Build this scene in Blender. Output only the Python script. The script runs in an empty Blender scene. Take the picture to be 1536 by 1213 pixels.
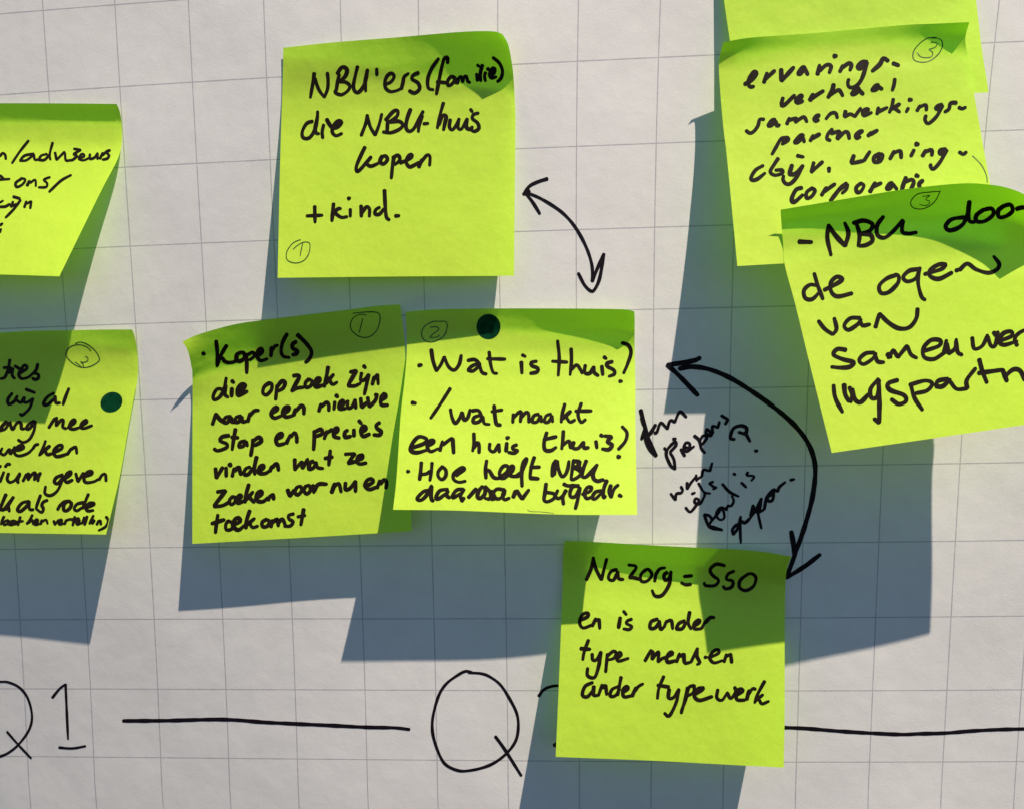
import bpy, math, random
import numpy as np
from mathutils import Matrix, Vector

random.seed(7)
C = bpy.context.scene.collection
S = bpy.context.scene

# ------------------------------------------------------------------ camera, light, exposure
CELL = 0.0255                      # one printed square of the paper, metres
F = 1300.0                         # focal length in photo pixels
PW, PH = 1536.0, 1213.0
POSE = [0.10852087, -0.05144754, 0.01725146, 0.73525708, 1.09251625, 11.58866613]


def rod(r):
    t = np.linalg.norm(r)
    k = np.array(r) / t
    K = np.array([[0, -k[2], k[1]], [k[2], 0, -k[0]], [-k[1], k[0], 0]])
    return np.eye(3) + math.sin(t) * K + (1 - math.cos(t)) * K @ K


RC = rod(POSE[:3])
CC = np.array(POSE[3:6]) * CELL
# board frame: x right, y up, z towards the viewer  ->  world: x, -z, y
B2W = np.array([[1, 0, 0], [0, 0, -1], [0, 1, 0]], float)

cam = bpy.data.cameras.new('camera')
cam.sensor_fit = 'HORIZONTAL'
cam.sensor_width = 36
cam.lens = 36 * F / PW
cam.clip_start = 0.01
cam.clip_end = 100
camo = bpy.data.objects.new('camera', cam)
C.objects.link(camo)
mw = Matrix((B2W @ RC.T).tolist()).to_4x4()
mw.translation = Vector((B2W @ CC).tolist())
camo.matrix_world = mw
S.camera = camo

SUN = Vector((1.03, -1.0, 2.45)).normalized()          # direction towards the sun
wd = bpy.data.worlds.new('World')
S.world = wd
wd.use_nodes = True
wn = wd.node_tree.nodes
bg = wn['Background']
sky = wn.new('ShaderNodeTexSky')
sky.sky_type = 'NISHITA'
sky.sun_disc = False
sky.air_density = 1.2
sky.dust_density = 0.15
sky.ozone_density = 4.0
sky.sun_elevation = math.asin(SUN.z)
sky.sun_rotation = math.atan2(SUN.x, SUN.y)
tint = wn.new('ShaderNodeMix')                          # a clear, deep blue sky
tint.data_type = 'RGBA'
tint.blend_type = 'MULTIPLY'
tint.inputs[0].default_value = 1
tint.inputs[7].default_value = (.87, 1.0, 1.15, 1)
wd.node_tree.links.new(sky.outputs[0], tint.inputs[6])
wd.node_tree.links.new(tint.outputs[2], bg.inputs[0])
bg.inputs[1].default_value = 0.053
sl = bpy.data.lights.new('sun', 'SUN')
sl.energy = 4.6
sl.angle = math.radians(0.5)
sl.color = (1.0, 0.89, 0.76)
slo = bpy.data.objects.new('sun', sl)
slo.rotation_euler = SUN.to_track_quat('Z', 'Y').to_euler()
C.objects.link(slo)
S.view_settings.view_transform = 'Standard'
S.view_settings.look = 'None'
S.view_settings.gamma = 1
S.view_settings.use_curve_mapping = False
S.view_settings.exposure = 0.62
S.cycles.max_bounces = 10
S.cycles.transmission_bounces = 8
S.cycles.diffuse_bounces = 6


# ------------------------------------------------------------------ geometry helpers
def rays(px):
    px = np.asarray(px, float)
    d = np.stack([(px[:, 0] - PW / 2) / F, -(px[:, 1] - PH / 2) / F, -np.ones(len(px))], 1)
    return d @ RC


def at_height(px, h):
    """points that the photo shows at px, h metres in front of the paper (board frame)"""
    d = rays(px)
    return CC + d * ((h - CC[2]) / d[:, 2])[:, None]


def mesh_obj(name, verts, faces, mat, parent=None, smooth=True, uv=None):
    me = bpy.data.meshes.new(name)
    v = np.asarray(verts) @ B2W.T
    me.from_pydata(v.tolist(), [], faces)
    if uv is not None:
        lay = me.uv_layers.new(name='UVMap')
        li = np.zeros(len(me.loops), int)
        me.loops.foreach_get('vertex_index', li)
        lay.data.foreach_set('uv', np.asarray(uv)[li].ravel())
    me.materials.append(mat)
    if smooth:
        me.polygons.foreach_set('use_smooth', [True] * len(me.polygons))
    me.update()
    o = bpy.data.objects.new(name, me)
    C.objects.link(o)
    if parent is not None:
        o.parent = parent
    return o


def catmull(P, closed=False, n=10, step=None):
    P = np.asarray(P, float)
    if len(P) < 3:
        k = max(2, int(np.hypot(*(P[-1] - P[0])) / (step or 3)) + 1)
        t = np.linspace(0, 1, k)[:, None]
        return P[0] * (1 - t) + P[-1] * t
    Q = np.vstack([2 * P[0] - P[1], P, 2 * P[-1] - P[-2]])
    out = []
    for i in range(1, len(Q) - 2):
        a, b, c, d = Q[i - 1], Q[i], Q[i + 1], Q[i + 2]
        k = max(3, int(np.hypot(*(c - b)) / step)) if step else n
        for t in np.linspace(0, 1, k, endpoint=False):
            out.append(0.5 * (2 * b + (c - a) * t + (2 * a - 5 * b + 4 * c - d) * t * t + (3 * b - a - 3 * c + d) * t ** 3))
    out.append(Q[-2])
    return np.array(out)


def pts(s):
    return [tuple(float(v) for v in p.split(',')) for p in s.split()]


# crops of the photo the pen strokes were measured in: origin and magnification
REG = {
    'A': (440, 70, 4.518), 'B': (400, 230, 3.84), 'C': (270, 450, 4.389), 'D': (270, 640, 4.389),
    'E': (590, 450, 4.042), 'F': (580, 600, 3.938), 'G': (0, 140, 4.042), 'H': (0, 480, 6.067),
    'I': (0, 640, 6.067), 'J': (820, 800, 3.84), 'K': (820, 980, 3.84), 'L': (1060, 0, 3.227),
    'M': (1060, 180, 3.227), 'N': (1150, 380, 3.79), 'O': (760, 250, 6.067), 'P': (940, 520, 3.37),
    'a': (950, 600, 9.6), 'b': (990, 680, 6.982), 'c': (1100, 70, 8.084), 'd': (1270, 70, 8.084),
    'e': (1100, 190, 8.084), 'f': (1270, 190, 6.982), 'g': (610, 680, 9.035), 'h': (770, 680, 8.533),
    'Q': (0, 980, 2.4), 'R': (620, 980, 3.84), 'S': (1160, 900, 3.875), 'X': (0, 0, 1.0),
}


def split_sharp(P):
    """cut a stroke where the pen reverses so that each turn keeps a round end"""
    P = [np.array(p) for p in P]
    runs, cur = [], [P[0]]
    for i in range(1, len(P)):
        cur.append(P[i])
        if i < len(P) - 1:
            a = P[i] - P[i - 1]
            b = P[i + 1] - P[i]
            la, lb = np.hypot(*a), np.hypot(*b)
            if la > 0 and lb > 0 and np.dot(a, b) / la / lb < -0.45:
                runs.append(cur)
                cur = [P[i]]
    runs.append(cur)
    return runs


def ribbon(P, w, rng):
    """centre line in px -> left and right outline in px, round ends, a little pen wobble"""
    L = catmull(P, step=2.2)
    keep = [0]
    for i in range(1, len(L)):
        if np.hypot(*(L[i] - L[keep[-1]])) > 0.35:
            keep.append(i)
    L = L[keep]
    if len(L) < 2:
        L = np.vstack([L[0] - [0.4, 0], L[0] + [0.4, 0]])
    T = np.gradient(L, axis=0)
    T /= np.maximum(np.hypot(T[:, 0], T[:, 1]), 1e-9)[:, None]
    r = w / 2
    n = len(L)
    ph = rng.uniform(0, 6.28, 3)
    s = np.arange(n) * 2.2
    q = np.linspace(0, 1, n)
    taper = 1.04 - .16 * np.clip((q - .7) / .3, 0, 1) ** 2
    r = r * rng.uniform(.92, 1.06)
    rad = r * taper * (1 + 0.07 * np.sin(s / 9 + ph[0]) + 0.05 * np.sin(s / 3.7 + ph[1]))
    cut = .45 if n * 2.2 > 6 else 0.0         # full stops keep their whole round end
    if not cut:
        rad = rad * 1.12
    pre, post, pr, po = [], [], [], []
    for a in (1.0, 0.92, 0.75, 0.5, 0.25):
        pre.append(L[0] - T[0] * r * (a - cut))
        pr.append(rad[0] * math.sqrt(max(0.0, 1 - a * a)) + 0.02)
    for a in (0.25, 0.5, 0.75, 0.92, 1.0):
        post.append(L[-1] + T[-1] * r * (a - cut))
        po.append(rad[-1] * math.sqrt(max(0.0, 1 - a * a)) + 0.02)
    L = np.vstack([pre, L, post])
    T = np.vstack([np.repeat(T[:1], 5, 0), T, np.repeat(T[-1:], 5, 0)])
    rad = np.concatenate([pr, rad, po])
    N = np.stack([-T[:, 1], T[:, 0]], 1)
    return L + N * rad[:, None], L - N * rad[:, None]


def ink(name, surf, region, width, strokes, mat, parent, label=None, seed=0, lift=0.00005):
    """one written line as one mesh lying on surf (a function px, lift -> board points)"""
    rng = np.random.default_rng(seed + len(strokes))
    V, Fc = [], []
    k = 0
    for st in strokes.split(';'):
        if '|' in st:                      # the region changes within the line
            region, st = st.split('|')
        x0, y0, sc = REG[region]
        P = [((x / sc) + x0, (y / sc) + y0) for x, y in pts(st)]
        if not P:
            continue
        for run in split_sharp(P):
            a, b = ribbon(run, width, rng)
            n = len(a)
            p3 = surf(np.vstack([a, b]), lift + k * 3e-7)
            base = len(V)
            V.extend(p3.tolist())
            for i in range(n - 1):
                Fc.append((base + i, base + n + i, base + n + i + 1, base + i + 1))
            k += 1
    o = mesh_obj(name, V, Fc, mat, parent)
    if label:
        o['label'] = label
    return o


# ------------------------------------------------------------------ materials
def new_mat(name):
    m = bpy.data.materials.new(name)
    m.use_nodes = True
    nt = m.node_tree
    for n in list(nt.nodes):
        nt.nodes.remove(n)
    return m, nt, nt.nodes, nt.links


def paper_material():
    m, nt, N, L = new_mat('gridded paper')
    out = N.new('ShaderNodeOutputMaterial')
    bs = N.new('ShaderNodeBsdfPrincipled')
    L.new(bs.outputs[0], out.inputs[0])
    uv = N.new('ShaderNodeUVMap')
    geo = N.new('ShaderNodeTexCoord')
    # slightly unsteady printed lines
    wob = N.new('ShaderNodeTexNoise'); wob.inputs['Scale'].default_value = 240
    L.new(geo.outputs['Object'], wob.inputs['Vector'])
    sep = N.new('ShaderNodeSeparateXYZ'); L.new(uv.outputs[0], sep.inputs[0])

    def math_(op, a, b=None, c=None):
        n = N.new('ShaderNodeMath'); n.operation = op
        for i, v in enumerate((a, b, c)):
            if v is None:
                continue
            if isinstance(v, (int, float)):
                n.inputs[i].default_value = v
            else:
                L.new(v, n.inputs[i])
        return n.outputs[0]
    w0 = math_('MULTIPLY_ADD', wob.outputs[0], 0.007, 0.0010)

    def line(ch):
        f = math_('FRACT', math_('ADD', ch, 100.5))
        d = math_('ABSOLUTE', math_('SUBTRACT', f, 0.5))
        mr = N.new('ShaderNodeMapRange'); mr.interpolation_type = 'SMOOTHSTEP'
        L.new(d, mr.inputs['Value'])
        L.new(w0, mr.inputs['From Min'])
        L.new(math_('ADD', w0, 0.0055), mr.inputs['From Max'])
        mr.inputs['To Min'].default_value = 1
        mr.inputs['To Max'].default_value = 0
        return mr.outputs[0]
    ln = math_('MAXIMUM', line(sep.outputs[0]), line(sep.outputs[1]))
    # fibres and faint mottling of the paper stock
    n1 = N.new('ShaderNodeTexNoise'); n1.inputs['Scale'].default_value = 130; n1.inputs['Detail'].default_value = 6; n1.inputs['Roughness'].default_value = .65
    n2 = N.new('ShaderNodeTexNoise'); n2.inputs['Scale'].default_value = 1500; n2.inputs['Detail'].default_value = 4
    n3 = N.new('ShaderNodeTexNoise'); n3.inputs['Scale'].default_value = 28; n3.inputs['Detail'].default_value = 3
    for n in (n1, n2, n3):
        L.new(geo.outputs['Object'], n.inputs['Vector'])
    ramp = N.new('ShaderNodeValToRGB')
    ramp.color_ramp.elements[0].position = .3; ramp.color_ramp.elements[0].color = (.645, .612, .58, 1)
    ramp.color_ramp.elements[1].position = .7; ramp.color_ramp.elements[1].color = (.715, .68, .645, 1)
    mixn = math_('ADD', math_('MULTIPLY', n1.outputs[0], .55), math_('MULTIPLY', n3.outputs[0], .45))
    L.new(mixn, ramp.inputs[0])
    mix = N.new('ShaderNodeMix'); mix.data_type = 'RGBA'
    L.new(math_('MULTIPLY', ln, math_('MULTIPLY_ADD', n2.outputs[0], .5, .5)), mix.inputs[0])
    L.new(ramp.outputs[0], mix.inputs[6])
    mix.inputs[7].default_value = (.31, .29, .32, 1)
    L.new(mix.outputs[2], bs.inputs['Base Color'])
    bs.inputs['Roughness'].default_value = .75
    bs.inputs['Specular IOR Level'].default_value = .2
    b1 = N.new('ShaderNodeBump'); b1.inputs['Strength'].default_value = .5; b1.inputs['Distance'].default_value = .00006
    b2 = N.new('ShaderNodeBump'); b2.inputs['Strength'].default_value = .5; b2.inputs['Distance'].default_value = .00018
    b3 = N.new('ShaderNodeBump'); b3.inputs['Strength'].default_value = .5; b3.inputs['Distance'].default_value = .0011
    L.new(n3.outputs[0], b3.inputs['Height']); L.new(b3.outputs[0], b2.inputs['Normal'])
    L.new(n2.outputs[0], b1.inputs['Height'])
    L.new(n1.outputs[0], b2.inputs['Height'])
    L.new(b2.outputs[0], b1.inputs['Normal'])
    L.new(b1.outputs[0], bs.inputs['Normal'])
    return m


def note_material(name, col, trans, fac):
    m, nt, N, L = new_mat(name)
    out = N.new('ShaderNodeOutputMaterial')
    geo = N.new('ShaderNodeTexCoord')
    n1 = N.new('ShaderNodeTexNoise'); n1.inputs['Scale'].default_value = 900; n1.inputs['Detail'].default_value = 5
    n2 = N.new('ShaderNodeTexNoise'); n2.inputs['Scale'].default_value = 60; n2.inputs['Detail'].default_value = 3
    for n in (n1, n2):
        L.new(geo.outputs['Object'], n.inputs['Vector'])
    hv = N.new('ShaderNodeHueSaturation'); hv.inputs['Color'].default_value = (*col, 1)
    oi = N.new('ShaderNodeObjectInfo'); hm = N.new('ShaderNodeMapRange'); hm.inputs['To Min'].default_value = .495; hm.inputs['To Max'].default_value = .503
    L.new(oi.outputs['Random'], hm.inputs['Value']); L.new(hm.outputs[0], hv.inputs['Hue'])
    mr = N.new('ShaderNodeMapRange'); mr.inputs['From Min'].default_value = .3; mr.inputs['From Max'].default_value = .7
    mr.inputs['To Min'].default_value = .96; mr.inputs['To Max'].default_value = 1.03
    L.new(n1.outputs[0], mr.inputs['Value'])
    L.new(mr.outputs[0], hv.inputs['Value'])
    bp = N.new('ShaderNodeBump'); bp.inputs['Strength'].default_value = .4; bp.inputs['Distance'].default_value = .00007
    L.new(n1.outputs[0], bp.inputs['Height'])
    bp2 = N.new('ShaderNodeBump'); bp2.inputs['Strength'].default_value = .4; bp2.inputs['Distance'].default_value = .0014
    L.new(n2.outputs[0], bp2.inputs['Height']); L.new(bp2.outputs[0], bp.inputs['Normal'])
    df = N.new('ShaderNodeBsdfDiffuse'); L.new(hv.outputs[0], df.inputs['Color']); L.new(bp.outputs[0], df.inputs['Normal'])
    tr = N.new('ShaderNodeBsdfTranslucent'); tr.inputs['Color'].default_value = (*trans, 1); L.new(bp.outputs[0], tr.inputs['Normal'])
    mx = N.new('ShaderNodeMixShader'); mx.inputs[0].default_value = fac
    L.new(df.outputs[0], mx.inputs[1]); L.new(tr.outputs[0], mx.inputs[2])
    gl = N.new('ShaderNodeBsdfGlossy'); gl.inputs['Roughness'].default_value = .55; gl.inputs['Color'].default_value = (1, 1, 1, 1)
    L.new(bp.outputs[0], gl.inputs['Normal'])
    m2 = N.new('ShaderNodeMixShader'); m2.inputs[0].default_value = .015
    L.new(mx.outputs[0], m2.inputs[1]); L.new(gl.outputs[0], m2.inputs[2])
    L.new(m2.outputs[0], out.inputs[0])
    return m


def ink_material(name, col, rough=.5, spec=.3):
    m, nt, N, L = new_mat(name)
    out = N.new('ShaderNodeOutputMaterial')
    bs = N.new('ShaderNodeBsdfPrincipled')
    geo = N.new('ShaderNodeTexCoord')
    n1 = N.new('ShaderNodeTexNoise'); n1.inputs['Scale'].default_value = 500; n1.inputs['Detail'].default_value = 3
    L.new(geo.outputs['Object'], n1.inputs['Vector'])
    mr = N.new('ShaderNodeValToRGB')
    mr.color_ramp.elements[0].position = .35; mr.color_ramp.elements[0].color = (*[c * .75 for c in col], 1)
    mr.color_ramp.elements[1].position = .65; mr.color_ramp.elements[1].color = (*[c * 1.3 for c in col], 1)
    L.new(n1.outputs[0], mr.inputs[0])
    L.new(mr.outputs[0], bs.inputs['Base Color'])
    bs.inputs['Roughness'].default_value = rough
    bs.inputs['Specular IOR Level'].default_value = spec
    L.new(bs.outputs[0], out.inputs[0])
    return m


M_PAPER = paper_material()
M_NOTE = note_material('lime note paper', (.625, .835, .066), (.25, .78, .004), .33)
M_INK = ink_material('felt pen ink on note', (.011, .0065, .0035), .6, .08)
M_BLACK = ink_material('black marker ink on paper', (.008, .005, .008), .6, .08)
M_THIN = ink_material('fineliner ink', (.03, .07, .012))
M_PENCIL = ink_material('pencil mark', (.10, .16, .03))
M_DOT = ink_material('dark green sticker', (.001, .036, .013), .8, .05)

# ------------------------------------------------------------------ the sheet of gridded paper
KU = [5.01165, -0.0111, -0.02644, -0.04854, 6.93828, -0.09794, -0.08064, -0.08727, -0.1136, 0.05899]
KV = [3.99809, 5.69007, -0.05394, 0.0193, -0.02166, -0.07231, -0.0507, 0.01569, 0.0485, -0.01758]


def grid_uv(x, y):
    """how far along the printed squares a point of the sheet lies (the print is not quite true)"""
    cx, cy = np.clip(x, -7.0, 7.4), np.clip(y, -5.6, 5.6)

    def basis(a, b):
        a, b = a / 7, b / 6
        return np.stack([a ** i * b ** j for i in range(4) for j in range(4 - i)], -1)
    Bm = basis(cx, cy)
    return Bm @ KU + (x - cx), Bm @ KV + (y - cy) * .95


def sheet_height(x, y):
    """gentle cockling of the paper, metres (x, y in squares)"""
    bx, by = np.maximum(x, -10), np.clip(y, -9, 9)
    bow = -.50 * (np.maximum(0, 1.5 - bx) * CELL) ** 2 - .16 * (by * CELL) ** 2
    return bow + 0.0004 * (np.sin(x * .9 + .5 * y + .4) + .7 * np.sin(1.3 * y - .6 * x + 2.0) + .5 * np.sin(2.1 * x + 1.2) * np.sin(1.7 * y)) * .6


def build_sheet():
    nx, ny = 220, 180
    xs, ys = np.linspace(-19, 19, nx), np.linspace(-16, 16, ny)
    X, Y = np.meshgrid(xs, ys)
    Z = sheet_height(X, Y)
    V = np.stack([X * CELL, Y * CELL, Z], -1).reshape(-1, 3)
    d = V - CC                                  # the print was measured on the plane z = 0
    q = CC + d * (-CC[2] / d[:, 2])[:, None]
    u, v = grid_uv(q[:, 0] / CELL, q[:, 1] / CELL)
    Fc = [(j * nx + i, j * nx + i + 1, (j + 1) * nx + i + 1, (j + 1) * nx + i) for j in range(ny - 1) for i in range(nx - 1)]
    o = mesh_obj('paper_sheet', V, Fc, M_PAPER, uv=np.stack([u, v], -1))
    o['kind'] = 'structure'
    return o


SHEET = build_sheet()


def on_sheet(px, lift):
    p = at_height(px, 0.0)
    h = sheet_height(p[:, 0] / CELL, p[:, 1] / CELL)
    for _ in range(3):
        p = at_height(px, h)
        h = sheet_height(p[:, 0] / CELL, p[:, 1] / CELL)
    return at_height(px, h + lift + 2e-5)


# ------------------------------------------------------------------ sticky notes
HS = 0.00090      # millimetres given below -> metres in front of the sheet


def spline_rows(rows, v):
    """rows: (v, left, middle, right) heights; smooth in v (monotone cubic), parabolic in u"""
    R = np.array(rows, float)
    x = R[:, 0]
    out = []
    for c in (1, 2, 3):
        y = R[:, c]
        d = np.diff(y) / np.diff(x)
        m = np.zeros(len(x))
        m[0], m[-1] = d[0], d[-1]
        for i in range(1, len(x) - 1):
            if d[i - 1] * d[i] > 0:
                w1 = 2 * (x[i + 1] - x[i]) + (x[i] - x[i - 1])
                w2 = (x[i + 1] - x[i]) + 2 * (x[i] - x[i - 1])
                m[i] = (w1 + w2) / (w1 / d[i - 1] + w2 / d[i])
        k = np.clip(np.searchsorted(x, v) - 1, 0, len(x) - 2)
        hh = x[k + 1] - x[k]
        t = (v - x[k]) / hh
        out.append((2 * t ** 3 - 3 * t ** 2 + 1) * y[k] + (t ** 3 - 2 * t ** 2 + t) * hh * m[k]
                   + (-2 * t ** 3 + 3 * t ** 2) * y[k + 1] + (t ** 3 - t ** 2) * hh * m[k + 1])
    return out


class Note:
    def __init__(self, label, top, right, bottom, left, rows, wave=0.0, seed=0, corner=None):
        self.e = [self.resample(np.array(pts(s))) for s in (top, right, bottom, left)]
        self.rows = rows
        self.corner = corner
        self.wave = wave
        self.ph = np.random.default_rng(seed).uniform(0, 6.28, 4)
        n = 90
        t = np.linspace(0, 1, n)
        U, Vv = np.meshgrid(t, t)
        self.obj = mesh_obj('sticky_note', self.point(U.ravel(), Vv.ravel()),
                            [(j * n + i, (j + 1) * n + i, (j + 1) * n + i + 1, j * n + i + 1) for j in range(n - 1) for i in range(n - 1)], M_NOTE)
        self.obj['label'] = label
        self.obj['category'] = 'sticky note'
        self.obj['group'] = 'lime sticky notes on the gridded paper'

    @staticmethod
    def resample(P):
        L = catmull(P, n=24)
        s = np.concatenate([[0], np.cumsum(np.hypot(*np.diff(L, axis=0).T))])
        s /= s[-1]
        q = np.linspace(0, 1, 400)
        return np.stack([np.interp(q, s, L[:, 0]), np.interp(q, s, L[:, 1])], 1)

    @staticmethod
    def ev(E, t):
        q = np.linspace(0, 1, 400)
        return np.stack([np.interp(t, q, E[:, 0]), np.interp(t, q, E[:, 1])], 1)

    def px(self, u, v):
        T, R, B, L = self.e
        c00, c10, c01, c11 = T[0], T[-1], B[0], B[-1]
        u1, v1 = u[:, None], v[:, None]
        return ((1 - v1) * self.ev(T, u) + v1 * self.ev(B, u) + (1 - u1) * self.ev(L, v) + u1 * self.ev(R, v)
                - ((1 - u1) * (1 - v1) * c00 + u1 * (1 - v1) * c10 + (1 - u1) * v1 * c01 + u1 * v1 * c11))

    def height(self, u, v):
        a, b, c = spline_rows(self.rows, v)
        # parabola through left, middle, right
        h = a * (1 - u) * (1 - 2 * u) + b * 4 * u * (1 - u) + c * u * (2 * u - 1)
        if self.corner:                    # upper left corner curling up
            amp, su, sv = self.corner
            h = h + amp * np.exp(-u / su) * np.clip(1 - v / sv, 0, 1) ** 1.5
        p = self.ph
        h = h + self.wave * np.clip((v - .2) / .4, 0, 1) * (np.sin(5 * u + 3 * v + p[0]) + .6 * np.sin(9 * v - 4 * u + p[1]))
        return np.maximum(h, .25) * HS + 0.0002

    def point(self, u, v, lift=0.0):
        q = self.px(u, v)
        p = at_height(q, 0.0)
        for _ in range(2):
            p = at_height(q, sheet_height(p[:, 0] / CELL, p[:, 1] / CELL))
        return at_height(q, sheet_height(p[:, 0] / CELL, p[:, 1] / CELL) + self.height(u, v) + lift)

    def surf(self, px, lift):
        """photo position -> point on this note (Newton on the patch)"""
        px = np.asarray(px, float)
        u = np.full(len(px), .5)
        v = np.full(len(px), .5)
        e = 1e-3
        for _ in range(14):
            f = self.px(u, v) - px
            fu = (self.px(np.clip(u + e, 0, 1), v) - self.px(np.clip(u - e, 0, 1), v)) / (np.clip(u + e, 0, 1) - np.clip(u - e, 0, 1))[:, None]
            fv = (self.px(u, np.clip(v + e, 0, 1)) - self.px(u, np.clip(v - e, 0, 1))) / (np.clip(v + e, 0, 1) - np.clip(v - e, 0, 1))[:, None]
            det = fu[:, 0] * fv[:, 1] - fu[:, 1] * fv[:, 0]
            du = (f[:, 0] * fv[:, 1] - f[:, 1] * fv[:, 0]) / det
            dv = (fu[:, 0] * f[:, 1] - fu[:, 1] * f[:, 0]) / det
            u = np.clip(u - du, .002, .998)
            v = np.clip(v - dv, .002, .998)
        # lift along the surface normal
        P = self.point(u, v)
        Pu = self.point(np.clip(u + e, 0, 1), v) - self.point(np.clip(u - e, 0, 1), v)
        Pv = self.point(u, np.clip(v + e, 0, 1)) - self.point(u, np.clip(v - e, 0, 1))
        N = -np.cross(Pu, Pv)
        N /= np.linalg.norm(N, axis=1)[:, None]
        return P + N * lift

    def write(self, region, width, strokes, name='handwriting', mat=None, label=None):
        return ink(name, self.surf, region, width, strokes, mat or M_INK, self.obj, label)


# --- third note back, cut off by the top of the frame
note_back = Note(
    'sticky note cut off by the top edge, tucked behind the note below it',
    '1062,-212 1230,-218 1425,-222', '1425,-222 1450,-100 1464,0 1472,68 1483,139',
    '1108,152 1300,147 1483,139', '1062,-212 1074,-100 1086,0 1095,62 1108,152',
    [(0, 1.5, 1.5, 1.5), (.08, .3, .3, .3), (.2, .5, .5, .6), (.4, 1.6, 1.8, 2.2), (.6, 3.2, 3.6, 4.4), (1, 7.2, 8.0, 10)], .04, 1)

note_partner = Note(
    'sticky note with slanted writing, overlapped at its lower right by a tilted note',
    '1084.8,64 1122,57.3 1184,52.7 1227,49.6 1277,45 1357.5,37.8 1400,36 1454,33.5',
    '1454,33.5 1448,59 1453,90 1461,141 1485,276 1503,376',
    '1106,399.4 1176,395.4 1340,386 1503,376',
    '1084.8,64 1079,88 1078.5,108 1081.7,155 1086,200 1091,242 1106,399.4',
    [(0, 11.0, 7.2, 13.0), (.07, 8.2, 6.6, 10.0), (.13, 7.3, 7.1, 9.2), (.2, 7.6, 8.2, 9.9), (.3, 8.7, 9.4, 11.2), (.5, 12.4, 12.8, 13.8), (1, 22.4, 22.6, 23.0)], .05, 2)

note_eyes = Note(
    'most tilted sticky note, its large writing cut off by the right edge',
    '1171,314.8 1246,302.4 1339,287 1401,279 1447,275.4 1478,276.7 1509,281.5 1540,294 1566,318',
    '1566,318 1576,380 1602,480 1654,619.5',
    '1247.6,678.7 1340,665.5 1440,651 1536,637 1654,619.5',
    '1171,314.8 1172,335 1174.7,366 1177,397 1193.5,459 1214,543.6 1247.6,678.7',
    [(0, 23.6, 28.8, 35.0), (.07, 21.0, 25.6, 31), (.15, 21.3, 23.2, 27), (.25, 23.4, 23.6, 25), (.4, 26.6, 26.2, 26.8), (1, 39.5, 37.5, 34.5)], .05, 3)

note_kind = Note(
    'sticky note at top centre ending in "+ kind." beside the short arrow',
    '425,72 500,64 600,56 680,49 722,47 744,48 754,52',
    '754,52 762,66.5 767,90 770,113 772,147 773,186 772,300 771,414',
    '416.5,417 600,415 771,414', '425,72 424,120 420,250 416.5,417',
    [(0, 1.3, 4.2, 9.5), (.1, .8, 2.3, 5.4), (.2, .5, .7, 1.7), (.26, .8, .6, .8), (.34, 1.6, 1.2, 1.2), (.44, 3.2, 2.5, 2.2), (1, 13.8, 11.2, 9.0)], .05, 4)

note_buyer = Note(
    'sticky note headed "Koper(s)", its upper left corner curled up',
    '273.4,513 293,503.5 327,493 361,485 400,479.6 452,473 520.6,465 566,459 600,456.7',
    '600,456.7 605,495.6 607,516 610,600 614,700 617.5,796',
    '288.5,815 450,806 617.5,796', '273.4,513 279,520.6 284,534 287,550 288.7,568 288.6,680 288.5,815',
    [(0, 5.4, 6.0, 2.0), (.06, 4.2, 4.0, 1.3), (.13, 2.4, 1.8, .7), (.2, .9, .6, .5), (.3, 1.1, 1.1, 1.0), (.42, 2.4, 2.4, 2.4), (1, 10.8, 10.6, 10.5)], .04, 5, (5.2, .09, .30))

note_home = Note(
    'sticky note with a dark green dot at its top, asking "Wat is thuis?"',
    '608.6,468 625,466.3 664,464 738.4,463 837.4,463 911.6,463.6 940,464.6 951.5,467.5',
    '951.5,467.5 952,480 952,524 953,586 953.3,651 955.8,771.6',
    '589.6,763.8 681.6,765 783,769 859,771.4 955.8,771.6', '608.6,468 610.3,524 607,569 601,623 595,714 589.6,763.8',
    [(0, .4, 3.4, 7.2), (.06, .3, 1.8, 4.6), (.12, .4, .7, 2.2), (.19, 1.0, 1.0, 1.2), (.3, 3.2, 3.0, 2.6), (.42, 6.2, 6.0, 5.4), (1, 24.6, 24.2, 23)], .04, 6)

note_after = Note(
    'lowest sticky note, partly covering the numeral after the large Q',
    '847,810.4 898,812.5 976,817 1054,821 1106.5,823.4 1145.5,827 1187,834',
    '1187,834 1180.7,852 1178,878 1177,956 1177,1058 1175.7,1150.6',
    '833.5,1134.4 976,1140 1080,1145.5 1175.7,1150.6', '847,810.4 844.7,831 844,878 842,930 838,1032 833.5,1134.4',
    [(0, 4.8, 6.8, 9.2), (.05, 2.9, 4.2, 6.2), (.1, 1.5, 2.0, 3.2), (.15, 1.3, 1.1, 1.6), (.22, 2.1, 1.8, 1.9), (.32, 3.9, 3.6, 3.5), (.45, 6.1, 5.8, 5.7), (1, 14.5, 14, 14)], .06, 7)

note_advisers = Note(
    'upper of the two sticky notes cut by the left edge, without a dot',
    '-141,156 0,155.3 100,155.6 175,156.3', '175,156.3 179.4,167 182.4,184.5 183,206.8 180.6,226.6 173,246.4 148.4,293.4 89,414.8',
    '-228,406 0,412 89,414.8', '-141,156 -140,190 -145,230 -170,290 -228,406',
    [(0, 3.1, 3.1, 3.1), (.055, 1.6, 1.6, 1.6), (.11, .5, .5, .5), (.2, 1.2, 1.2, 1.2), (.32, 4.4, 4.4, 4.4), (1, 27, 27, 27)], .03, 8)

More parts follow.
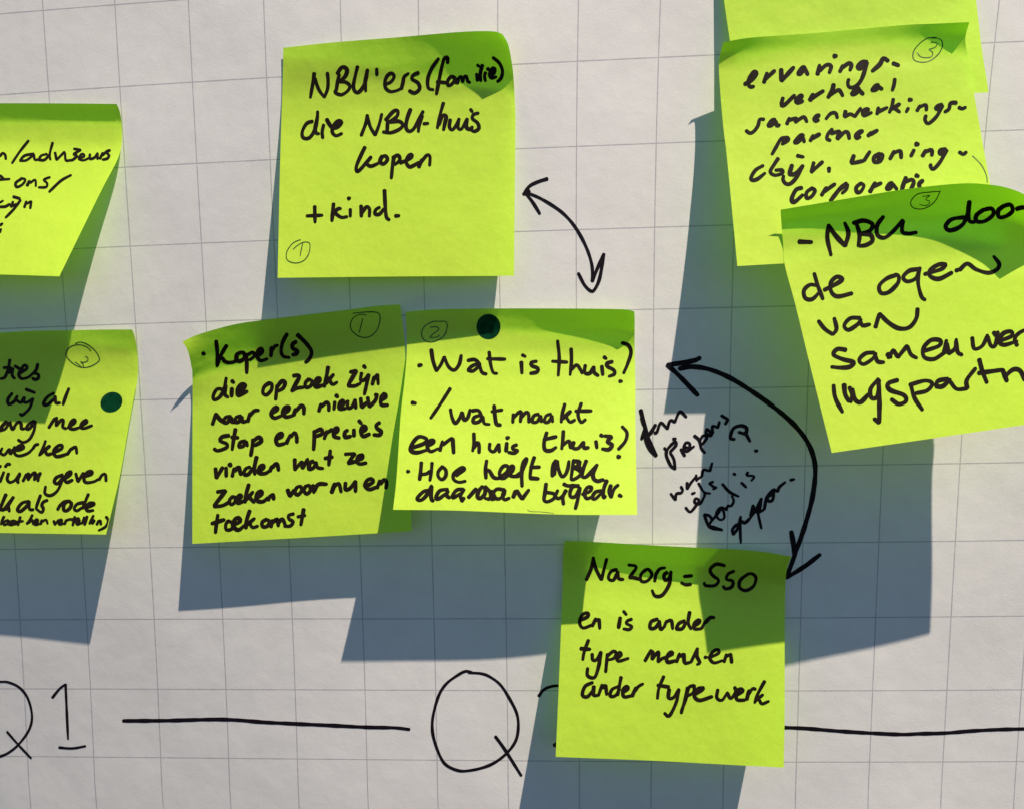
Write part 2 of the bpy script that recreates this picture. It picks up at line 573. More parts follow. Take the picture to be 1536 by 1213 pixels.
note_medium = Note(
    'lower sticky note at the left edge, with a green dot at its right',
    '-122,503 0,499 49.4,496.5 99,495.7 160,494.6 198,494.5', '198,494.5 202,504.7 205,521 207,546 206,570.6 201,595.4 192,645 179.7,714 159,801',
    '-192,795 0,798.6 159,801', '-122,503 -120,540 -126,600 -160,710 -192,795',
    [(0, 1.2, 1.2, 2.6), (.06, .7, .7, 1.5), (.13, .4, .4, .6), (.22, 1.1, 1.1, 1.1), (.34, 3.2, 3.2, 3.2), (1, 18, 18, 18)], .04, 9)

# ------------------------------------------------------------------ writing on the notes
W = note_kind.write
W('A', 5.6, '142,180 137,225 126,290 116,348;146,215 172,290 210,345;210,345 232,290 236,230 231,178;'
  '312,190 300,240 292,300;298,185 325,145 350,142 365,165 350,205 312,238 355,242 384,268 368,302 325,328 284,312 292,290;'
  '436,135 420,200 408,265 416,302 440,312 470,280 495,220 503,155;503,160 488,235 491,305;565,150 567,195;'
  '622,258 662,240 684,205 668,182 640,195 622,235 626,282 658,306 700,300 730,285;732,290 744,242 752,205 782,182;'
  '850,178 812,196 806,222 846,248 856,288 822,316 785,300;985,82 938,150 912,220 916,282 950,294;'
  '1046,115 1046,72 1022,85 1002,160 986,240 970,325;972,240 1040,246;1096,215 1070,205 1046,235 1050,265 1078,252 1098,215 1102,250;'
  '1112,252 1124,212 1140,206 1146,243 1156,212 1172,200 1182,235 1198,246;1242,185 1248,235;1250,128 1256,134;'
  '1282,125 1268,180 1270,236;1304,175 1296,200 1302,236;1318,152 1328,160;1330,205 1358,182 1362,150 1344,155 1330,190 1344,215 1376,206;'
  '1352,75 1395,112 1417,165 1408,215 1382,240')
W('A', 5.6, '132,508 92,522 62,575 66,618 105,622 142,575 162,500 165,440;164,470 148,550 156,588 176,592;206,530 196,580 200,622;'
  '226,492 240,520 268,560;262,560 302,545 326,515 305,505 276,535 264,580 290,606 330,590;'
  '502,465 492,520 460,605;502,475 522,545 555,602;555,602 582,530 600,458;640,500 636,580;625,500 680,440 708,438 702,475 652,512 715,508 742,530 722,560 662,585 608,580;'
  '795,425 772,490 764,550 785,576 815,560 850,500 880,440;874,470 852,540 848,580;882,525 916,522;'
  '1018,382 996,460 976,555;985,535 1010,472 1036,475 1028,520 1018,568;1064,495 1058,545 1078,566 1110,525 1124,490;1120,505 1116,550 1140,560 1172,500;'
  '1178,490 1172,545 1196,562 1215,545;1200,425 1214,445;1256,452 1222,462 1214,490 1248,518 1258,555 1228,576 1200,562')
W('A', 5.6, '486,682 458,740 428,812 430,846 450,838 500,782 528,748;488,785 520,812 560,800 592,782;'
  '605,742 588,775 608,798 638,770 625,742 600,750;684,745 674,800 664,895;672,755 710,738 722,770 688,802;'
  '722,790 770,772 802,752 805,732 782,740 764,780 786,816 820,805 852,785;850,820 872,765;866,785 905,738 926,748 924,808')
W('B', 5.6, '230,362 322,358;277,305 279,400;386,290 381,340 376,392;380,352 410,322 428,320;392,345 430,370 465,366;'
  '482,322 482,366;472,262 477,260;544,302 546,366;548,345 575,310 592,322 592,366;652,312 630,325 624,350 650,352 676,320;'
  '679,212 683,300 690,368 708,385;744,362 760,361')
W('B', 1.5, '195,498 150,520 116,570 119,615 165,633 215,618 244,575 248,520 215,513 180,530 153,553;207,520 193,592',
  'circled_number', M_THIN)

W = note_buyer.write
W('C', 6.0, '153,352 158,355;238,268 246,350 244,438;308,298 272,360 246,432;276,380 300,408 340,412 380,398;'
  '402,345 376,360 373,393 396,404 426,380 420,350 398,345;438,355 440,415 440,482;445,362 480,345 490,370 458,396;'
  '505,370 540,345 535,320 515,335 508,370 530,400 575,388;598,372 604,310;606,332 625,305 645,298;'
  '706,222 676,280 666,340 682,372 722,380;766,275 742,290 742,318 770,335 765,355 740,362;772,228 830,285 866,340 852,388 826,412')
W('C', 1.6, '1140,88 1230,80 1300,84 1318,120 1296,200 1240,245 1180,240 1130,200 1124,150 1150,110 1195,95 1226,101;1203,125 1180,215',
  'circled_number', M_THIN)
W('C', 6.0, '290,590 246,586 220,628 226,656 260,640 290,590 305,512;300,560 296,620 318,640;342,580 340,636;340,530 356,545;'
  '372,605 410,590 430,562 405,556 380,590 385,630 444,600;590,545 556,570 546,610 570,625 602,592 605,555 586,545;'
  '640,560 630,656;640,572 670,535 692,545 680,580 646,600;745,500 775,496 784,512 735,600;735,600 775,580 815,575;'
  '850,520 826,545 830,576 860,566 870,535 848,520;885,558 920,535 920,515 900,520 884,555 900,575 940,560;'
  '976,440 964,510 950,572;960,548 1012,490;985,528 1005,556 1036,540;1120,475 1162,466 1106,562;1106,565 1150,566 1190,548;'
  '1196,480 1190,530 1220,522 1242,490;1242,490 1228,560 1214,622;1208,432 1222,448;1266,558 1280,505;1278,520 1300,490 1306,556')
W('C', 6.0, '214,818 238,745;238,750 262,782 288,802;336,765 302,770 286,800 310,805 338,770 342,802 358,800;'
  '402,760 372,770 356,800 386,800 406,765 412,798 440,795;446,800 462,742;462,758 490,728 520,724;'
  '598,748 640,722 640,702 616,715 600,750 622,775 668,760;676,748 715,722 715,702 690,710 678,745 700,768 745,758;'
  '748,758 762,715;764,730 795,696 815,706 816,750;914,732 930,682;932,700 965,672 980,690 980,728;1020,668 1014,720;1026,624 1040,640;'
  '1044,702 1076,682 1070,662 1050,680 1050,714 1092,712;1104,662 1106,710 1134,700 1152,655;1152,655 1158,712;'
  '1190,645 1196,706 1232,672;1236,640 1246,702 1285,662 1300,620;1318,662 1356,640 1350,616 1326,640 1326,688 1370,690;1288,618 1296,640')
W('D', 6.0, '325,55 278,64 265,90 308,110 306,135 250,155 224,142;366,12 354,80 344,150;338,66 385,70;'
  '432,90 398,100 386,130 415,126 436,95 444,125;480,80 476,130 466,190;482,92 520,66 536,92 500,116 478,118;'
  '636,78 672,60 670,40 646,50 632,82 646,116 690,108;700,108 728,50;730,65 755,36 768,60 770,102;884,25 884,90 880,150;888,32 928,14 936,44 892,62;'
  '950,78 968,25;968,38 1004,14;1012,48 1040,25 1035,5 1016,20 1014,60 1052,72;1105,20 1086,35 1088,66 1126,60;1145,15 1146,62;1180,-40 1192,-26;'
  '1192,38 1226,12 1210,-8 1190,20 1205,60 1250,45;1316,-30 1292,-12 1300,10 1324,28 1314,52 1274,50')
W('D', 6.0, '234,270 240,336;240,336 282,264;304,265 305,326;328,246 333,252;344,326 356,270;358,288 388,260 402,314;'
  '462,262 432,275 422,310 450,310 482,268;505,195 490,268 494,312;512,292 550,270 550,250 526,260 520,300 560,305 592,286;'
  '592,292 606,256;606,266 638,240 650,286;756,210 756,282;756,282 802,226;802,226 808,272;808,272 842,208;'
  '880,225 856,235 850,275 880,266 896,230 906,265 944,272;990,152 980,252;952,206 1006,196;1086,178 1152,174 1106,236;1106,236 1158,226;'
  '1162,216 1200,205 1205,182 1176,190 1164,225 1185,242 1228,235')
W('D', 6.0, '244,426 302,418 224,518;224,522 280,516 332,488;350,455 326,480 336,510 360,495 366,465 346,455;'
  '374,482 405,460 396,445 375,465 380,500 422,485;454,376 436,440 428,496;434,478 482,425;456,460 490,496;'
  '502,468 540,440 535,420 510,435 505,480 545,490 582,462;582,482 594,448;596,458 612,440 618,476;708,410 724,456;724,456 754,412;'
  '770,395 756,425 775,446 800,420 796,390 766,396;830,385 816,415 835,440 860,415 852,385 826,388;876,380 882,432;884,420 912,376 968,375;'
  '998,432 1020,370;1018,390 1046,370 1062,428;1090,365 1090,410 1120,402 1156,355;1156,355 1156,426;'
  '1222,392 1272,360 1260,340 1232,350 1216,385 1246,410 1300,392;1298,402 1316,350;1318,375 1345,346 1360,362 1356,404')
W('D', 6.0, '250,576 240,640 234,696;208,635 294,608;320,615 302,640 306,675 340,670 350,635 316,615;'
  '342,648 396,620 386,596 360,610 350,650 385,676 432,640;460,548 440,610 434,666;440,642 492,600;460,632 478,660 514,650;'
  '572,605 542,625 546,655 576,650 590,620 568,606;598,658 610,610;612,626 640,606 648,652;648,628 675,604 694,646;'
  '750,570 716,580 720,605 745,622 726,650 686,650;815,538 796,645;774,590 826,580')

W = note_home.write
W('E', 1.5, '280,130 320,134 325,175 300,225 240,255 190,246 171,205 190,160 240,132 284,131;224,166 262,164 275,180 240,208 222,228 265,226 279,212',
  'circled_number', M_THIN)
W('E', 5.5, '156,398 168,395;230,300 241,370 262,432;262,432 290,390 308,345;308,345 335,405 370,426 400,390 412,335;'
  '450,368 495,363 528,392;522,384 480,400 452,424 482,432 524,400;524,400 538,440 566,450;581,314 590,390 606,440 630,446;568,357 680,360;'
  '776,375 780,446;784,335 798,342;870,372 836,380 842,400 876,415 870,438 830,446;996,246 1006,350 1000,460;962,372 1056,378;'
  '1078,294 1080,370 1072,456;1075,428 1110,395 1130,415 1146,446;1164,395 1160,440 1190,446 1216,405;1216,405 1218,440 1244,460;'
  '1264,400 1270,456;1280,348 1288,354;1330,374 1296,385 1300,405 1336,425 1340,450 1306,464;1385,260 1425,275 1441,320 1420,390 1396,445;1374,493 1382,493')
W('E', 5.6, '116,622 132,625;346,535 292,620 226,716;346,660 356,710 376,746 402,715 416,678;416,680 430,726 452,710 466,662;'
  '478,670 515,668 536,700;530,696 490,710 486,740 520,736 542,705;542,705 552,746 584,752;611,638 616,700 626,750 652,756;595,675 662,665;'
  '728,690 724,742;728,712 765,676 776,685 770,738;774,712 805,680 820,690 822,740;882,690 852,700 842,736 872,736 892,700;892,700 898,738;'
  '957,690 927,700 916,736 942,736 962,700;962,700 966,738;1040,628 1024,690 1018,740;1026,718 1076,672;1046,705 1072,738 1102,724;'
  '1140,624 1120,690 1138,740 1166,722;1104,672 1202,671')
W('F', 5.8, '142,282 220,255 236,228 190,215 152,255 142,295 180,308 246,290;238,272 275,250 275,235 250,242 240,275 260,302 306,284;'
  '314,298 330,240;332,262 385,226 392,260 396,312;515,194 516,250 508,300;512,282 536,250 546,265 546,310;'
  '610,254 608,290 635,302 662,258;662,258 666,306;710,250 705,302;712,222 718,220;770,262 746,272 748,288 776,296 756,312 718,306;'
  '946,188 930,250 936,292 970,296 1002,276;926,232 1004,214;1044,180 1040,240 1034,288;1036,268 1076,240 1088,282;'
  '1106,244 1100,280 1132,282 1162,244;1162,244 1166,280 1194,278;1236,240 1242,282;1266,206 1274,210;1286,210 1330,214 1304,244 1332,262 1312,290 1272,286;'
  '1390,154 1419,190 1410,240 1368,290;1368,333 1374,333')
W('g', 5.8, '15,240 26,240;200,115 190,240 175,355;345,120 335,240 315,365;210,280 270,270 320,235;490,170 430,240 430,310 480,350 530,300 530,220 480,172;'
  '670,300 770,225 780,200 740,190 640,270 640,350 710,385 800,370;1085,90 1070,200 1075,335;1080,235 1120,230 1180,320 1260,335;'
  '1250,330 1360,240 1370,170 1310,170 1260,250 1280,332 1340,330;1340,320 1430,240 1450,180 1420,170 1390,240 1400,292 1470,305 1534,260;'
  'h|0,290 80,270 150,130 175,58 130,110 108,250 112,420;270,40 230,170 212,310;212,310 325,320;215,175 342,170;550,85 510,150 500,290;500,150 540,120 530,270;'
  '565,90 580,200 622,292 670,260 700,180 712,92;770,90 755,200 740,310;760,92 850,110 800,190 870,200 860,270 770,330 735,318;790,170 850,160 840,230;'
  '936,86 900,180 880,280 920,300 980,250 1075,140;1062,160 1020,250 1030,320 1080,350 1155,330')
W('g', 5.8, '300,500 230,510 150,590 150,622 200,625 270,560 340,430;340,440 330,560 345,632 368,630;560,480 450,500 398,590 430,612 530,540;560,500 540,560 586,600;'
  '770,480 680,490 620,570 640,592 740,530;780,480 730,570 748,632 772,605;835,595 945,472;1030,440 980,500 960,580 1000,602 1060,540 1062,440 1130,520 1130,612 1060,600;'
  '1080,470 1160,540 1180,612 1110,600;1330,490 1220,480 1168,560 1240,612 1320,560 1332,490 1300,570 1330,622 1394,598;1150,500 1200,600;1440,592 1474,500;'
  'h|0,560 44,468 112,580;112,578 200,460;420,380 405,500 394,590 440,612 520,570 520,512 390,488;570,466 540,540 580,572 640,530 670,470;676,465 635,550 642,648;'
  '640,385 700,410 782,400;840,410 760,420 725,500 740,552 800,540 850,440;850,430 830,560 794,705;880,520 980,480 1000,430 950,430 910,500 940,572 1016,545;'
  '1130,470 1050,490 1010,560 1050,576 1130,500;1198,338 1160,440 1148,560 1182,542;1250,400 1228,480 1250,560;1250,555 1290,450 1344,398;1360,532 1376,540')
W('F', 1.0, '832,645 850,655 920,658 985,666', 'pencil_mark', M_PENCIL)

W = note_advisers.write
W('G', 4.2, '0,384 16,365 32,376 36,402;174,288 120,356 73,426;206,368 150,380 121,410 160,408 206,374;206,374 212,404 240,402;'
  '286,370 250,380 236,405 270,406 302,372;320,300 302,370 306,405;334,360 344,406;344,406 392,356;394,362 400,408 424,408;'
  '448,338 490,345 446,370 466,382 440,406 414,408;478,396 510,385 505,370 490,375 478,400 508,408 536,396;'
  '546,370 546,400 576,390 592,364;592,364 592,402;606,400 624,362;622,378 650,352 668,346;668,346 648,362 662,378 650,398 622,404')
W('G', 4.2, '0,500 26,524;0,526 60,521;130,520 96,545 102,570 136,555 154,525 126,516;164,562 180,532;184,545 214,526 218,566;'
  '304,510 266,526 286,546 280,570 234,572;432,497 370,532 298,600')
W('G', 4.2, '0,664 20,652;0,690 34,688 60,672;80,658 66,690 100,672;126,648 86,702 34,756;80,628 122,640;148,694 160,656;160,672 190,656 184,700')
W('G', 4.2, '0,802 16,790;0,842 6,826')

W = note_medium.write
W('H', 1.6, '686,216 730,201 800,225 870,285 905,350 890,385 820,425 740,432 670,400 610,340 602,300 640,245 720,225 790,245 828,282;'
  '778,334 800,345 796,375 760,388 734,380;734,380 756,405 760,425;686,384 715,405 742,430', 'circled_number', M_THIN)
W('H', 5.0, '90,360 76,440 46,520 4,536;34,436 100,432;74,482 116,440 112,505 136,534;134,418 182,448;170,496 245,442 228,410 200,440 172,500 200,535 262,522;'
  '344,400 332,450 304,486;304,486 346,494 350,528 318,544 296,528;262,522 318,470')
W('H', 5.0, '112,665 72,722 80,766 130,740 158,690;152,728 190,752 218,702;226,702 214,740 250,748 300,712;300,712 270,800 205,862 182,850;234,630 320,662;'
  '492,664 432,700 396,762 430,770 492,720;502,692 510,752 548,752;628,622 600,692 574,768')
W('H', 5.0, '62,920 22,960 0,1002;0,1004 50,986 88,926;90,924 110,990 136,975;112,996 160,930 192,938 196,985 228,984;312,914 260,946 242,985 270,985 322,918;'
  '322,920 311,1000 270,1080 212,1110 164,1086;444,978 500,890;498,902 516,890 512,962;512,955 560,905 578,915 572,968 604,986;'
  '618,978 680,930 680,900 650,920 630,975 670,990 726,974;728,966 790,930 786,904 750,930 735,972 770,982 840,956')
W('I', 5.0, '0,232 22,190;0,234 40,252 84,198;84,198 96,245 128,196;128,180 160,210 215,190 202,165 160,182 132,232 170,262 250,240 300,196;'
  '140,190 190,186;300,196 322,164 352,155;416,124 392,190 358,258;364,248 440,182 458,174;412,214 432,250 474,240;'
  '486,232 560,196 565,165 530,170 490,215 502,260 540,266 612,244;612,250 652,190;652,200 690,180 700,240')
W('I', 5.0, '0,358 4,356;48,362 70,336 94,341;36,408 12,470 0,500;80,420 66,470 90,502 140,480 182,418;182,425 160,480 168,508;'
  '210,492 242,428;242,440 262,420 258,482;260,472 300,422 322,420 314,482;316,472 370,416;370,416 350,460 346,492;'
  '572,432 512,460 496,500 530,512 582,448;574,440 560,502 520,582 460,622 410,602 416,538;'
  '576,478 640,436 650,404 612,420 590,470 610,502 662,480;690,420 710,497;710,497 762,416;768,452 830,430 836,404 796,410 766,460 780,502 850,497 900,472;'
  '902,480 930,436 960,430 966,492')
W('I', 5.1, '56,610 22,690 0,748;124,634 82,700 58,752;0,748 40,746 100,665;78,715 86,768;266,674 202,690 160,748 186,766 240,722 272,678;'
  '266,695 270,746 306,750;370,618 340,700 328,745;434,664 396,680 382,712 396,742 380,776 334,746;524,752 552,700;540,722 582,680 640,672;'
  '620,672 586,700 580,750 606,760 640,732 650,690 616,672;762,684 702,700 676,742 702,760 746,732;806,608 780,670 752,742;'
  '788,732 850,706 860,690 816,690 786,730 800,762 852,756')
W('I', 4.2, '38,812 20,850 10,886;76,845 40,860 36,886 66,880 86,850;84,855 86,888 104,880;130,850 100,860 96,886 126,880 142,850;140,855 142,888;'
  '186,815 164,892;150,862 212,854;296,798 270,850 244,880;262,868 295,845 304,884;315,872 345,855 335,840 315,860 320,886 358,880;370,884 382,842;'
  '384,860 420,842 434,880;490,850 500,888;500,888 532,842;534,872 565,855 555,840 535,860 545,886 582,875;588,884 605,842;605,848 648,834;'
  '682,812 662,896;648,842 722,828;694,872 725,855 715,840 695,860 705,886 738,872;768,818 746,880;794,810 770,890;852,803 815,880;826,862 860,845 840,880;'
  '882,888 900,848;900,856 914,852 920,888;965,814 986,850 962,905 898,940')

W = note_after.write
W('J', 5.4, '270,135 256,200 228,266;268,142 286,205 316,264;316,264 331,200 346,142;405,204 370,216 356,255 384,266 410,216;408,216 415,256 442,262;'
  '470,178 516,190 476,250;476,250 505,252 538,262;572,205 542,235 546,272 580,270 606,235 588,205 568,206;622,274 630,224;632,228 650,202 682,194;'
  '696,220 676,236 682,266 706,255 716,215;716,218 706,290 666,352 625,357 607,324;790,245 838,240;775,280 800,292 832,290;'
  '1026,182 976,174 942,205 956,238 990,266 970,296 915,297 908,280;1080,214 1046,230 1036,260 1072,272 1066,305 1030,316 1016,300;'
  '1160,230 1116,265 1110,306 1145,326 1190,302 1206,255 1186,230 1156,230')
W('J', 5.4, '194,497 236,476 236,455 206,465 190,510 210,541 262,524;262,532 284,486;286,500 302,490 306,546;424,480 414,542;442,444 460,466;'
  '491,490 466,500 460,516 490,532 476,550 442,546;640,490 602,505 596,542 626,540 652,500;650,504 656,548 672,540;676,538 690,500;690,506 718,498 726,548;'
  '796,500 762,515 746,546 780,546 802,510;824,448 815,510 832,548;846,534 880,510 876,495 850,515 850,546 892,546;892,544 915,500;912,512 942,482 966,482')
W('J', 5.4, '241,610 216,680 208,726;194,660 252,664;262,690 266,726 290,722 312,678;312,680 300,760 276,826 236,816 236,772;350,690 345,742 340,796;'
  '350,702 385,675 401,690 386,716 352,726;404,718 430,696 420,680 405,700 412,732 472,716;566,732 602,668;600,680 612,680 606,722;606,722 640,680 646,690 640,736;'
  '640,736 672,712;672,716 724,692 715,680 695,702 696,738 742,730;748,738 766,688;768,705 790,690 796,742 830,738;870,658 830,740;866,672 866,705 882,740 866,752;'
  '914,710 920,710;940,712 990,686 985,665 955,680 940,716 965,742 1014,728;1022,738 1036,692;1038,705 1060,690 1066,742')
W('K', 5.4, '266,164 222,186 206,236 236,246 272,200;272,185 270,236 298,238;298,240 320,176;318,195 340,180 346,236;416,185 376,205 366,242 396,240 422,200;'
  '429,132 416,200 410,238;436,222 470,200 460,185 440,205 445,246 492,240;492,244 514,192;510,212 530,186 556,172;'
  '675,128 646,200 638,258;638,180 706,190;706,202 702,252 732,250 762,202;762,205 746,280 706,357 678,340;812,192 800,250 775,342;776,330 800,262 818,195 850,180 846,220 812,242;'
  '846,238 890,210 905,195 870,200 850,240 880,267 954,245;986,204 980,252 1010,266 1042,220;1042,226 1060,256 1090,218 1082,190;'
  '1082,242 1130,215 1120,200 1095,215 1096,262 1142,266;1152,264 1166,208;1166,228 1186,200 1204,204;1256,156 1216,230 1198,282;1204,268 1246,234;1226,266 1240,287 1280,272')

W = note_partner.write
W('L', 1.5, '1112,181 1060,190 1010,235 998,275 1015,298 1070,300 1120,265 1142,220 1128,190 1085,186;1085,205 1115,210 1106,230 1075,240 1094,256 1084,278 1040,278 1018,256',
  'circled_number', M_THIN)
W('c', 6.3, '135,462 230,400 280,330 250,310 190,390 185,460 210,492 250,484;370,440 410,320;390,395 504,292;580,275 584,420;584,420 734,252;870,260 840,255 780,330 810,336 866,275;866,265 904,346;'
  '1020,342 1046,225;1045,295 1130,225 1185,240 1164,322;1225,118 1243,116;1290,310 1330,230;1325,255 1400,205 1432,230 1414,292;d|250,190 190,190 135,240 150,270 200,250 240,200;'
  '250,195 180,400 100,490 30,492 14,440 26,398;504,178 445,145 400,220 308,302;558,204 634,232')
W('c', 6.3, '602,622 580,704;580,706 620,710 744,592;768,662 840,602 810,600 760,650 780,682 844,660;928,658 970,578;955,625 1094,538;1216,458 1200,530 1148,622;1168,592 1270,530 1300,550 1328,602;'
  'd|155,510 110,520 58,582 100,576 150,535;150,530 202,582;390,475 350,480 303,532 350,530 392,495;392,495 432,520;584,393 575,460 553,537')
W('c', 5.9, '374,886 320,888 300,960 250,1030 200,1052 153,1020;510,890 470,895 418,962 460,962 512,905;512,905 530,962 562,950;648,944 680,868;675,895 770,868 750,920;750,920 840,860 870,870 892,918;'
  '985,885 1045,835 1010,840 980,880 1000,907 1036,893;1122,882 1180,815 1240,810 1262,872;1362,782 1345,852;1345,852 1420,822 1470,850;d|95,855 172,748;195,800 270,770 240,760 195,790 210,842 304,802;'
  '368,824 385,742;378,795 494,742;566,636 550,720 518,804;528,772 644,698;570,742 644,798;748,748 722,798;760,648 782,648;852,784 890,718;885,735 960,710 966,778;1160,710 1110,720 1080,750 1110,762 1152,725;'
  '1162,715 1090,850 990,936 950,890 962,838;1334,684 1260,690 1240,760 1188,797;1358,740 1400,756 1444,738')
W('e', 6.1, '640,140 580,150 520,250 468,340;580,160 650,138 664,165 590,215;600,185 640,165;850,120 820,110 738,194 780,192 846,130;840,130 862,192;932,178 970,108;958,145 1050,92;1202,32 1150,90 1135,150 1178,172;'
  '1185,85 1290,58 1258,152;1258,152 1350,70 1390,80 1407,152;f|88,110 170,50 140,50 95,90 105,127 144,110;222,102 260,60;248,84 324,40')
W('e', 6.1, '364,474 270,530 215,620 230,652 290,640 386,566;546,386 490,470 448,550 500,592 590,570 590,530 510,532;712,466 685,570 710,590;710,590 770,560 844,472;844,472 780,600 700,690 640,697 603,650 610,598;'
  '772,355 852,372;976,436 944,555;944,555 1084,428;1160,510 1160,542;f|76,302 48,384;48,386 90,380 180,360;180,362 244,262;350,285 290,320 290,372 350,365 376,300 338,287;332,315 330,350;452,344 500,258;495,278 560,258 572,334;'
  '706,246 672,314;728,186 744,188;792,314 830,248;825,266 890,248 892,308;1040,240 980,250 975,287 1010,285 1040,255;1047,246 980,370 910,447 880,425 880,398;1178,268 1220,292 1254,268')
W('e', 6.1, '834,744 760,770 710,870 720,917 760,905 844,828;960,745 890,800 890,872 950,850 990,780 952,748;1068,838 1130,738;1105,788 1234,698;1374,688 1290,760 1176,905;1290,765 1380,700 1372,760 1318,812;'
  'f|150,595 100,640 110,692 150,680 180,620 144,592;242,688 300,588;285,628 364,593;480,590 450,600 413,652 450,650 486,605;486,605 528,662;622,532 590,620 578,676;590,592 680,558 702,590 670,666;728,514 746,521;'
  '758,602 802,570 786,572 758,602 768,648')
W('M', 1.6, '1287,175 1330,220 1354,270 1358,304', 'pencil_mark', M_PENCIL)

W = note_eyes.write
W('M', 1.5, '1131,346 1080,350 1020,360 988,396 1000,426 1050,430 1100,400 1131,346;1044,371 1080,366 1060,385 1080,396 1064,416 1030,410', 'circled_number', M_THIN)
W('M', 6.6, '445,590 510,592;592,508 584,570 602,656;592,515 626,562 670,611;670,611 686,550 668,498;724,500 740,556 734,612;708,500 760,488 802,505 790,536 742,551 792,556 802,586 772,606 738,611;'
  '856,468 826,510 826,556 860,571 902,540 950,485;950,488 946,540 975,551 1016,545;1246,472 1186,482 1156,516 1180,536 1240,506 1270,430;1272,394 1266,450 1272,490 1296,496;'
  '1340,435 1306,462 1306,491 1345,491 1386,460 1380,430 1334,437;1440,415 1411,440 1416,471 1450,466 1481,440 1470,411 1434,418;1498,432 1530,424 1556,430')
W('N', 6.4, '290,184 246,180 212,212 220,256 260,261 306,215;270,114 290,182 320,262;326,210 400,172 430,148 400,134 366,165 366,216 402,246 486,228;'
  '736,124 681,145 640,186 650,226 695,221 746,170 750,130 730,120;866,90 811,100 776,136 800,161 850,141 872,82;866,95 861,170 880,246 902,266;'
  '896,120 990,92 1020,66 980,64 930,96 930,131 980,146 1054,110;1074,100 1096,92;1096,96 1140,60 1190,92 1260,112 1310,92 1321,60 1290,18')
W('N', 6.4, '294,384 330,430 376,462;376,462 397,430 384,368;532,368 476,370 441,410 465,436 520,402 536,374;532,385 546,411 588,404;618,422 641,343;641,343 690,392 750,427 810,422 850,372 858,314')
W('N', 6.4, '452,550 402,545 380,576 430,602 494,620 472,646 420,651 368,646;612,565 562,570 526,606 550,631 600,602 622,568;616,580 632,616 668,620;684,572 708,592;690,596 722,548;722,552 746,591;'
  '746,591 800,525;800,530 821,576 854,596;896,556 980,526 986,496 935,494 891,540 896,591 950,602 1004,570;1006,572 1022,494;1022,512 1034,571;1034,571 1072,540 1078,488;1076,500 1086,562 1112,578;'
  '1168,478 1180,542 1226,526 1256,464;1256,475 1276,527 1300,521 1314,446;1290,448 1304,470;1316,502 1390,472 1390,445 1346,455 1320,500 1350,521 1424,500;1424,526 1410,490 1425,462 1466,438 1500,446;1530,440 1560,520')
W('N', 6.6, '380,748 390,820 431,902;440,744 446,800 468,842;470,760 486,802 478,846;486,770 500,826 532,846 580,800;636,714 591,770 596,821 630,811 641,720;636,725 641,830 640,962 610,938;'
  '746,720 691,740 700,776 780,806 791,840 750,856 708,828;820,750 841,822 886,890;812,748 900,724 941,740 912,780 846,796;1032,714 976,725 960,756 1000,756 1044,716;1044,730 1080,771 1140,768;'
  '1140,768 1138,720 1188,653;1208,602 1226,670 1252,736;1202,682 1344,662;1340,660 1366,728;1350,704 1400,662 1440,668 1468,722')

# ------------------------------------------------------------------ green dot stickers


def dot(note, cx, cy, rx, ry, rot, label):
    n, rings = 48, 6
    P = [(cx, cy)]
    for k in range(1, rings + 1):
        for i in range(n):
            a = 2 * math.pi * i / n
            x, y = rx * k / rings * math.cos(a), ry * k / rings * math.sin(a)
            P.append((cx + x * math.cos(rot) - y * math.sin(rot), cy + x * math.sin(rot) + y * math.cos(rot)))
    V = note.surf(np.array(P), 0.00008)
    Fc = [(0, 1 + (i + 1) % n, 1 + i) for i in range(n)]
    for k in range(rings - 1):
        a, b = 1 + k * n, 1 + (k + 1) * n
        Fc += [(a + i, a + (i + 1) % n, b + (i + 1) % n, b + i) for i in range(n)]
    o = mesh_obj('dot_sticker', V, Fc, M_DOT)
    o['label'] = label
    o['category'] = 'sticker'
    o['group'] = 'dark green dot stickers'


dot(note_home, 732.8, 490, 18, 19, 0, 'dark green round sticker at the top of a central note, half in shadow')
dot(note_medium, 167.3, 603, 17, 14.6, -.5, 'dark green round sticker at the right edge of the lower left note, in full sun')

# ------------------------------------------------------------------ marker drawing on the sheet


def mark(name, region, width, strokes, label=None):
    return ink(name, on_sheet, region, width, strokes, M_BLACK, SHEET, label)


mark('double_arrow', 'O', 5.2, '372,112 290,138 218,172 178,215 160,250;150,250 200,244;182,255 240,330 303,432;170,232 200,210;175,250 210,225;200,245 300,287 420,357 520,432 610,532 690,662 750,800 780,925 778,1045;'
     '778,1045 825,930 886,795;886,795 866,920 840,1040 800,1120 768,1134 710,1080 652,970', 'short curved double-headed arrow beside the top centre note')
mark('double_arrow', 'P', 7.0, '372,56 340,71 270,84 206,92;206,92 270,152 360,246;265,112 330,102 420,116 530,162 650,237 760,317 850,397 915,482 948,570 953,650 937,770 905,890 868,1000 808,1166;'
     '832,932 844,1000 850,1056;978,1048 905,1104 808,1166', 'long curved double-headed arrow reaching down to the lowest note')
mark('handwriting', 'a', 5.6, '106,138 125,220 152,320 184,440 240,600 332,800;332,800 250,720 186,600 180,520 240,480 322,350;168,420 118,562;118,250 150,360')
mark('handwriting', 'a', 4.6, '304,470 340,455 380,345 412,328 490,412;490,412 520,310 552,288 596,316;596,316 650,190 690,168 764,244')
mark('handwriting', 'a', 4.7, '580,556 604,552;446,682 474,724;474,724 545,640 605,588 615,645 530,742;480,712 478,800 540,940 602,992;602,992 585,850 530,750;684,700 742,802;740,672 805,680 812,622 760,608 728,680 770,732 876,660;'
     '876,506 950,575 980,690 1032,758;950,612 1000,510 1062,530 1000,622 962,640;1050,520 1112,470 1062,408 1048,470 1110,512 1142,470;1142,470 1142,370 1216,396;1216,396 1242,306;1266,218 1364,276;1364,276 1322,348')
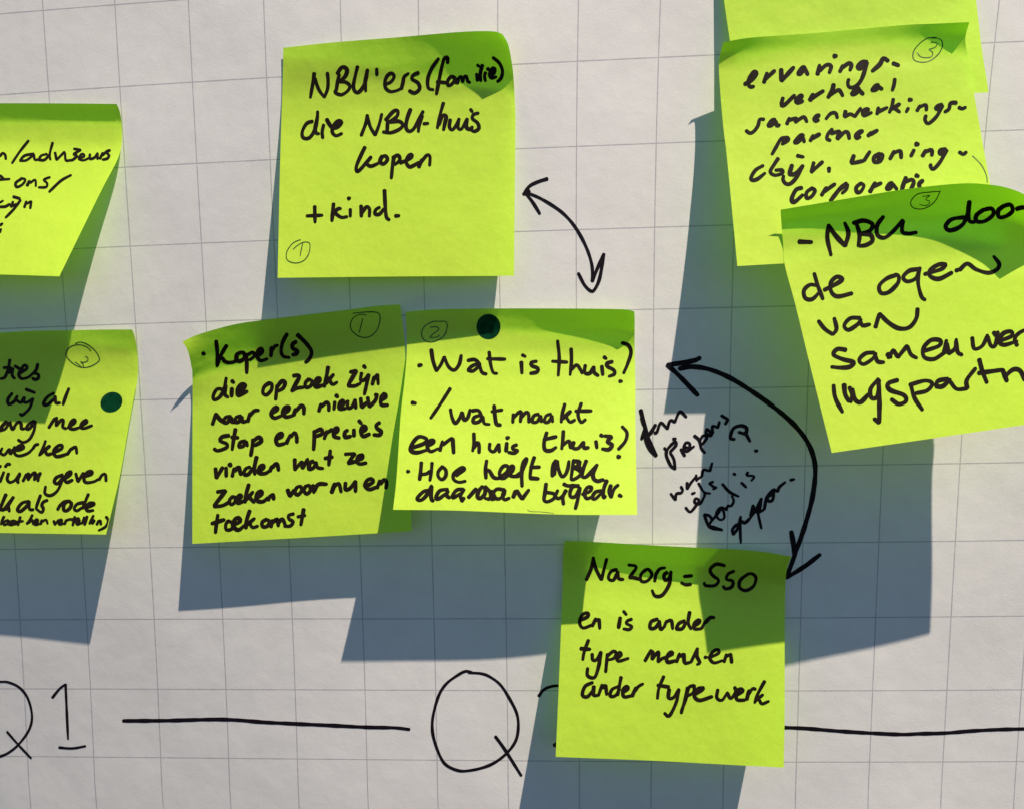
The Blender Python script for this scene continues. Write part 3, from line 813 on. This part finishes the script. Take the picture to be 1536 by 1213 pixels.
mark('handwriting', 'P', 5.4, '546,466 524,460 540,412 580,398 606,410 600,438 566,430;598,430 624,478;652,525 658,525')
mark('handwriting', 'b', 4.2, '112,416 162,484;162,484 172,420 226,410;226,410 237,380 219,342;284,300 284,368;284,368 320,310 384,232;378,222 386,284;386,268 440,236;440,236 455,170 522,182;522,182 547,96')
mark('handwriting', 'b', 4.2, '332,420 368,406;268,562 320,607 395,520;395,520 408,482 372,468 365,510 420,522 468,440;402,306 460,400 528,416;466,450 470,400;558,294 515,310 560,345 592,350 556,372')
mark('handwriting', 'b', 4.2, '464,636 500,740 540,780 652,799;464,636 520,650 548,702;652,799 570,770 515,742 610,620 642,563;642,563 668,610 672,672 630,692 590,650 600,600 640,562 704,584;692,592 712,540;705,545 750,542 772,490 752,440;'
     '652,316 730,400 824,447;852,302 904,354;774,212 786,218;922,192 910,225 986,237 956,283')
mark('handwriting', 'b', 4.5, '832,760 810,738 760,790 765,847 820,770 846,656;840,672 840,800 846,934;850,702 890,722 948,670;948,664 987,600 975,538 945,650 1000,602;1000,600 1062,466 1050,560 1018,622;1026,622 1062,784;1020,620 1092,582;'
     '1092,580 1116,448;1112,462 1184,418;1180,378 1130,440 1130,492 1180,482 1194,366;1192,374 1232,397;1232,397 1250,350 1314,296;1363,276 1408,267')
mark('heading', 'Q', 3.7, '0,100 30,102 70,121 100,160 115,220 106,270 72,320 36,352 0,369 -40,374 -85,340 -108,270 -104,190 -70,128 -30,104 4,100;25,280 66,327 112,376;188,158 214,126 236,109;236,109 240,200 245,307;212,337 260,340 308,332',
     'handwritten heading "Q1" at the lower left')
mark('heading', 'R', 4.6, '338,108 300,100 250,126 190,172 150,232 122,320 109,400 116,480 150,580 190,640 260,672 320,672 400,655 470,625 540,570 590,500 605,420 595,340 550,250 500,176 440,131 390,113 318,108;472,475 530,555 622,702;'
     '722,244 745,212 780,192 830,184 890,200 930,260 920,380 862,480 808,526;808,526 860,540 980,535', 'handwritten heading with a large Q, its numeral hidden under a note')
mark('marker_line', 'Q', 5.4, '443,241 600,240 760,236 850,238 950,246 1070,252 1200,258 1320,264 1420,266 1474,272', 'straight marker line between the two headings')
mark('marker_line', 'S', 6.0, '-100,732 66,738 200,744 400,760 600,772 750,778 850,774 1000,770 1150,758 1300,750 1460,746 1600,744', 'marker line running to the right edge')
